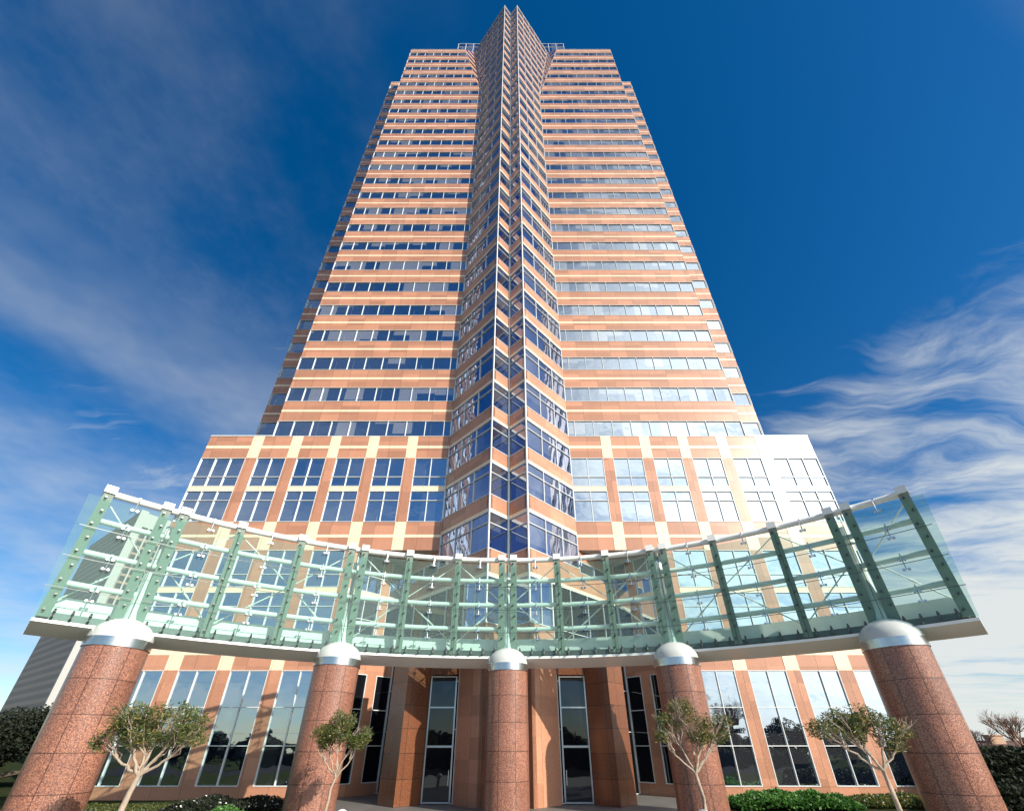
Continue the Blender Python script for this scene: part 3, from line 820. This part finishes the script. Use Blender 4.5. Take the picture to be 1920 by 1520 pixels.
# bollard lamps
def bollard(loc, label):
    t = thing('bollard_lamp', label, 'bollard', loc, 'domed bollard lamps on the plaza')
    lathe([(.13, 0), (.13, .62), (.21, .70), (.21, .74)], 24).build('post', M_STEEL, t, smooth=True)
    prof = [(.215 * math.cos(R(k * 10)), .74 + .2 * math.sin(R(k * 10))) for k in range(10)]; prof[-1] = (0, prof[-1][1])
    o = lathe(prof, 32).build('lamp_dome', M_GLOBE, t); weld_smooth(o)
bollard((-5.65, 17.2, 0), 'white domed bollard lamp at the foot of the round olive tree, left of the doors')
bollard((6.35, 17.2, 0), 'white domed bollard lamp at the foot of the sparse olive tree, right of the doors')

# planting
def bed(name, label, cat, x0, x1, y0, y1, h, n, mat_, ln, wd, seed, group=None, kind=None, flowers=0, prof=None):
    rng = random.Random(seed); mb = MB()
    for _ in range(n):
        x = rng.uniform(x0, x1); y = rng.uniform(y0, y1)
        e = min(1, (x - x0) / .8, (x1 - x) / .8) * min(1, (y - y0) / .4 + .3)
        hh = h * (.7 + .45 * noise.noise(Vector((x * .9, y * .9, seed)))) * max(.15, e) ** .5
        z = hh * (rng.random() ** .35)
        p = Vector((x, y, z))
        a = Vector((rng.uniform(-1, 1), rng.uniform(-1.2, .4), rng.uniform(-.2, 1))).normalized(); b2 = a.cross(Vector((rng.uniform(-1, 1), rng.uniform(-1, 1), rng.uniform(-1, 1)))).normalized()
        L = ln * rng.uniform(.7, 1.2); w = wd * rng.uniform(.8, 1.2)
        mb.poly([p, p + a * L * .45 + b2 * w, p + a * L, p + a * L * .45 - b2 * w], [(0, 0)] * 4, 1 if rng.random() < flowers else 0)
    o = mb.build(name, [mat_, M_GLOBE]); tag(o, label, cat, group, kind); return o
bed('ivy_hedge', 'glossy bright green low hedge under the right ground floor windows', 'hedge', 11.2, 17.2, 25.0, 27.3, .85, 11000, M_LEAFG, .17, .06, 3)
bed('low_hedge', 'darker reddish low hedge running on behind the leaning olive tree', 'hedge', 17.0, 24.5, 25.8, 27.6, .62, 8000, M_LEAF, .13, .045, 5)
bed('ground_cover', 'dark planting with small white flowers under the left ground floor windows', 'shrubs', -16.5, -10.6, 24.0, 26.4, .62, 8000, M_LEAFD, .12, .045, 6, flowers=.05)
bed('shrub', 'small bright green shrub in the dark planting at lower left', 'shrub', -13.8, -12.3, 22.6, 23.9, .42, 1500, M_LEAFG, .13, .05, 8)
bed('lawn', None, None, -26, -13, 20, 27.5, .12, 14000, M_LEAF, .12, .012, 9, kind='stuff')

# ================================================================== BACKGROUND
# grey slab tower at the left
gt = thing('slab_tower', 'grey slab office tower with slotted dark windows behind the far left column', 'skyscraper', (-205, 200, 0))
m, t, b, out = mat('grey_facade')
uv = t.new('ShaderNodeUVMap').outputs[0]; u, v, _ = t.sep(uv)
fu = t.math('FRACT', t.math('DIVIDE', u, 1.3)); fv = t.math('FRACT', t.math('DIVIDE', v, 3.9))
wnd = t.math('MULTIPLY', t.math('GREATER_THAN', fu, .42), t.math('GREATER_THAN', fv, .45))
c = t.mix(t.noise(uv, .05, 4), (.21, .175, .15, 1), (.26, .22, .19, 1))
t.put(b.inputs['Base Color'], t.mix(wnd, c, (.085, .08, .08, 1))); b.inputs['Roughness'].default_value = .6
M_GF = m
m, t, b, out = mat('slot_facade')
uv = t.new('ShaderNodeUVMap').outputs[0]; u, v, _ = t.sep(uv)
fv = t.math('FRACT', t.math('DIVIDE', v, 3.9))
wnd = t.math('GREATER_THAN', fv, .30)
t.put(b.inputs['Base Color'], t.mix(wnd, (.30, .20, .14, 1), (.02, .022, .03, 1))); b.inputs['Roughness'].default_value = .25
M_SL = m
cn = Vector((-201.5, 200)); dl = Vector((-.83, .56)); dr = Vector((.56, .83))
GH = 113
def GP(a, c, z): 
    q = cn + dl * a + dr * c; return (q.x, q.y, z)
mb = MB(); acc = 0
ring = [GP(0, 0, 0)[:2], GP(0, 45, 0)[:2], GP(80, 45, 0)[:2], GP(80, 0, 0)[:2]]
mb.prism(ring, 0, GH)
o = mb.build('wall', M_GF); o.parent = gt; o.matrix_parent_inverse = Matrix.Translation(-Vector((-205, 200, 0)))
SF = Face((cn.x, cn.y), (dr.x, dr.y), (-dl.x, -dl.y))
mb = MB(); SF.box(mb, 4.2, 44.5, 0, GH - 8, -.1, .25); o2 = mb.build('slotted_window', M_SL); o2.parent = o
M_FINW = plain('pale_concrete', (.36, .36, .35), .6)
mb = MB(); SF.box(mb, 0, 3.4, 0, GH + 1, -.5, 1.2)
for k in range(11): SF.box(mb, 6.2 + k * 3.7, 6.9 + k * 3.7, 0, GH - 8, .0, .9)
SF.box(mb, 3.4, 45, GH - 8, GH, -.2, .9)
o3 = mb.build('white_fin', M_FINW); o3.parent = o

def bush(name, label, cat, loc, blobs, n, ml, ln, wd, seed, trunk=True, group=None):
    rng = random.Random(seed); t = thing(name, label, cat, loc, group)
    if trunk:
        mb = MB()
        for bl in blobs: limb(mb, Vector((0, 0, 0)), Vector(bl[:3]), .22, .07, rng, .06)
        mb.build('trunk', M_BARK2, t)
    mb = MB()
    for p in crown_points(blobs, n, rng):
        if p.z < 0: continue
        a = Vector((rng.uniform(-1, 1), rng.uniform(-1, 1), rng.uniform(-1, 1))).normalized(); b2 = a.cross(Vector((rng.uniform(-1, 1), rng.uniform(-1, 1), rng.uniform(-1, 1)))).normalized()
        L = ln * rng.uniform(.6, 1.3)
        mb.poly([p, p + a * L * .5 + b2 * wd, p + a * L, p + a * L * .5 - b2 * wd], [(0, 0)] * 4)
    mb.build('crown', ml, t); return t
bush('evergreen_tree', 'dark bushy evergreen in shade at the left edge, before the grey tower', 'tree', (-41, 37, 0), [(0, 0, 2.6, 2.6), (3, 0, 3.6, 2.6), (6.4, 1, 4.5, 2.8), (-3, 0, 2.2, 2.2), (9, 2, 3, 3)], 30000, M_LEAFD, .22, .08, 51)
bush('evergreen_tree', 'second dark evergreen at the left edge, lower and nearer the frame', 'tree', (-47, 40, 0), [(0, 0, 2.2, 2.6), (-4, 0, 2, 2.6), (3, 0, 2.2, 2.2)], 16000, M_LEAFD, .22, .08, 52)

def hedge(name, label, x0, x1, y0, y1, h, n, seed):
    rng = random.Random(seed); mb = MB()
    for _ in range(n):
        f = rng.random()
        x = rng.uniform(x0, x1); y = rng.uniform(y0, y1); z = rng.uniform(0, h) 
        if f < .45: y = y0 + rng.uniform(-.05, .15)
        elif f < .75: z = h + rng.uniform(-.15, .1)
        a = Vector((rng.uniform(-1, 1), rng.uniform(-1, 1), rng.uniform(-1, 1))).normalized(); b2 = a.cross(Vector((rng.uniform(-1, 1), rng.uniform(-1, 1), rng.uniform(-1, 1)))).normalized()
        p = Vector((x, y, z + .12 * noise.noise(Vector((x, y, 0)))))
        mb.poly([p, p + a * .13 + b2 * .06, p + a * .26, p + a * .13 - b2 * .06], [(0, 0)] * 4)
    mb.box(x0 + .2, x1 - .2, y0 + .2, y1 - .2, 0, h - .2)
    tag(mb.build(name, M_LEAFD), label, 'hedge')
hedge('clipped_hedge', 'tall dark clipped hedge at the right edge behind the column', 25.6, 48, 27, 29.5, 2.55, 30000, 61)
bed('dark_shrub', 'dark shady shrub mass at the foot of the far right column', 'shrubs', 20.5, 29, 21.5, 25.5, 1.5, 9000, M_LEAFD, .2, .08, 10)

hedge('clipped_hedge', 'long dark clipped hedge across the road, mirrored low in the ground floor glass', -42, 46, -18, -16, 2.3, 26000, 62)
# brown roofed house at the right edge
hs = thing('house', 'brown roofed tan house with chimney beyond the hedge at right edge', 'house', (152, 150, 0))
mb = MB(); mb.box(-12, 32, 0, 14, 0, 2.4); mb.build('wall', M_STUCCO, hs)
mb = MB(); P = [(-13, -1, 2.35), (33, -1, 2.35), (33, 15, 2.35), (-13, 15, 2.35), (-6, 6.9, 4.3), (26, 6.9, 4.3), (26, 7.1, 4.3), (-6, 7.1, 4.3)]; mb.hexa(P, None); rfh = mb.build('roof', M_ROOF, hs)
mb = MB(); mb.box(0, 4.5, 3, 5, 2.5, 5.6); mb.box(-.2, 4.7, 2.8, 5.2, 5.6, 5.9); mb.build('chimney', M_STUCCO, rfh)
mb = MB(); mb.box(12, 15, 3, 5, 2.5, 5.2); mb.build('chimney', M_STUCCO, rfh)

def bare(loc, h, label, seed, spread=1.0):
    rng = random.Random(seed); t = thing('bare_tree', label, 'tree', loc, 'bare winter trees at the right edge')
    mb = MB()
    def br(p, d, L, r, lv):
        q = p + d * L; mb.tube([p, p.lerp(q, .5) + Vector((rng.uniform(-1, 1), rng.uniform(-1, 1), 0)) * L * .06, q], [r, r * .85, r * .65], 5 if lv < 3 else 3, cap=False)
        if lv >= 6: return
        for _ in range(3 if lv < 4 else 3):
            nd = (d + Vector((rng.uniform(-1, 1), rng.uniform(-1, 1), rng.uniform(-.35, .6))) * .62 * spread).normalized()
            br(p.lerp(q, rng.uniform(.55, 1)), nd, L * rng.uniform(.62, .82), r * .6, lv + 1)
    mb2 = mb
    mb.tube([(0, 0, 0), (0, 0, h * .25)], [h * .028, h * .024], 7)
    tr_ = mb.build('trunk', M_TWIG, t)
    mb = MB()
    for _ in range(4): br(Vector((0, 0, h * .23)), Vector((rng.uniform(-.6, .6), rng.uniform(-.6, .6), 1)).normalized(), h * .24, h * .017, 1)
    mb.build('crown', M_TWIG, t)
bare((61, 58, 0), 7.6, 'bare winter tree standing just right of the far right column', 71)
bare((81, 66, 0), 8.6, 'bare winter tree at the very right edge above the house', 72)
bare((70, 64, 0), 6.3, 'low bare winter tree between the other two bare trees', 73)

bare((58, 60, 0), 5.6, 'smallest bare winter tree, half hidden by the far right column', 74)
bare((43, -32, 0), 12, 'tall bare tree across the road, mirrored in the right ground floor windows', 75)
# trees across the street behind the camera (seen mirrored in the ground floor glass)
for i, (x, y, h, sd) in enumerate([(-62, -38, 6.5, 1), (-50, -36, 5.6, 2), (-38, -40, 6.8, 3), (-27, -37, 5.4, 4), (-16, -40, 6.4, 5), (-4, -38, 5.5, 6), (9, -40, 6.6, 7), (33, -44, 8.0, 9), (45, -42, 7.5, 10), (57, -40, 8.5, 11), (70, -42, 7, 12)]):
    lab = ['first', 'second', 'third', 'fourth', 'fifth', 'sixth', 'seventh', 'eighth', 'ninth', 'tenth', 'eleventh'][i]
    bush('street_tree', lab + ' dark street tree across the road, mirrored in the ground floor glass', 'tree', (x, y, 0),
         [(0, 0, h * .62, h * .42), (-h * .45, 0, h * .45, h * .38), (h * .45, 0, h * .48, h * .38), (0, 0, h * .25, h * .3), (h * .8, 0, h * .25, h * .28), (-h * .8, 0, h * .22, h * .28)], 9000, M_LEAFD, .42, .17, 100 + sd, group='street trees mirrored in the windows')
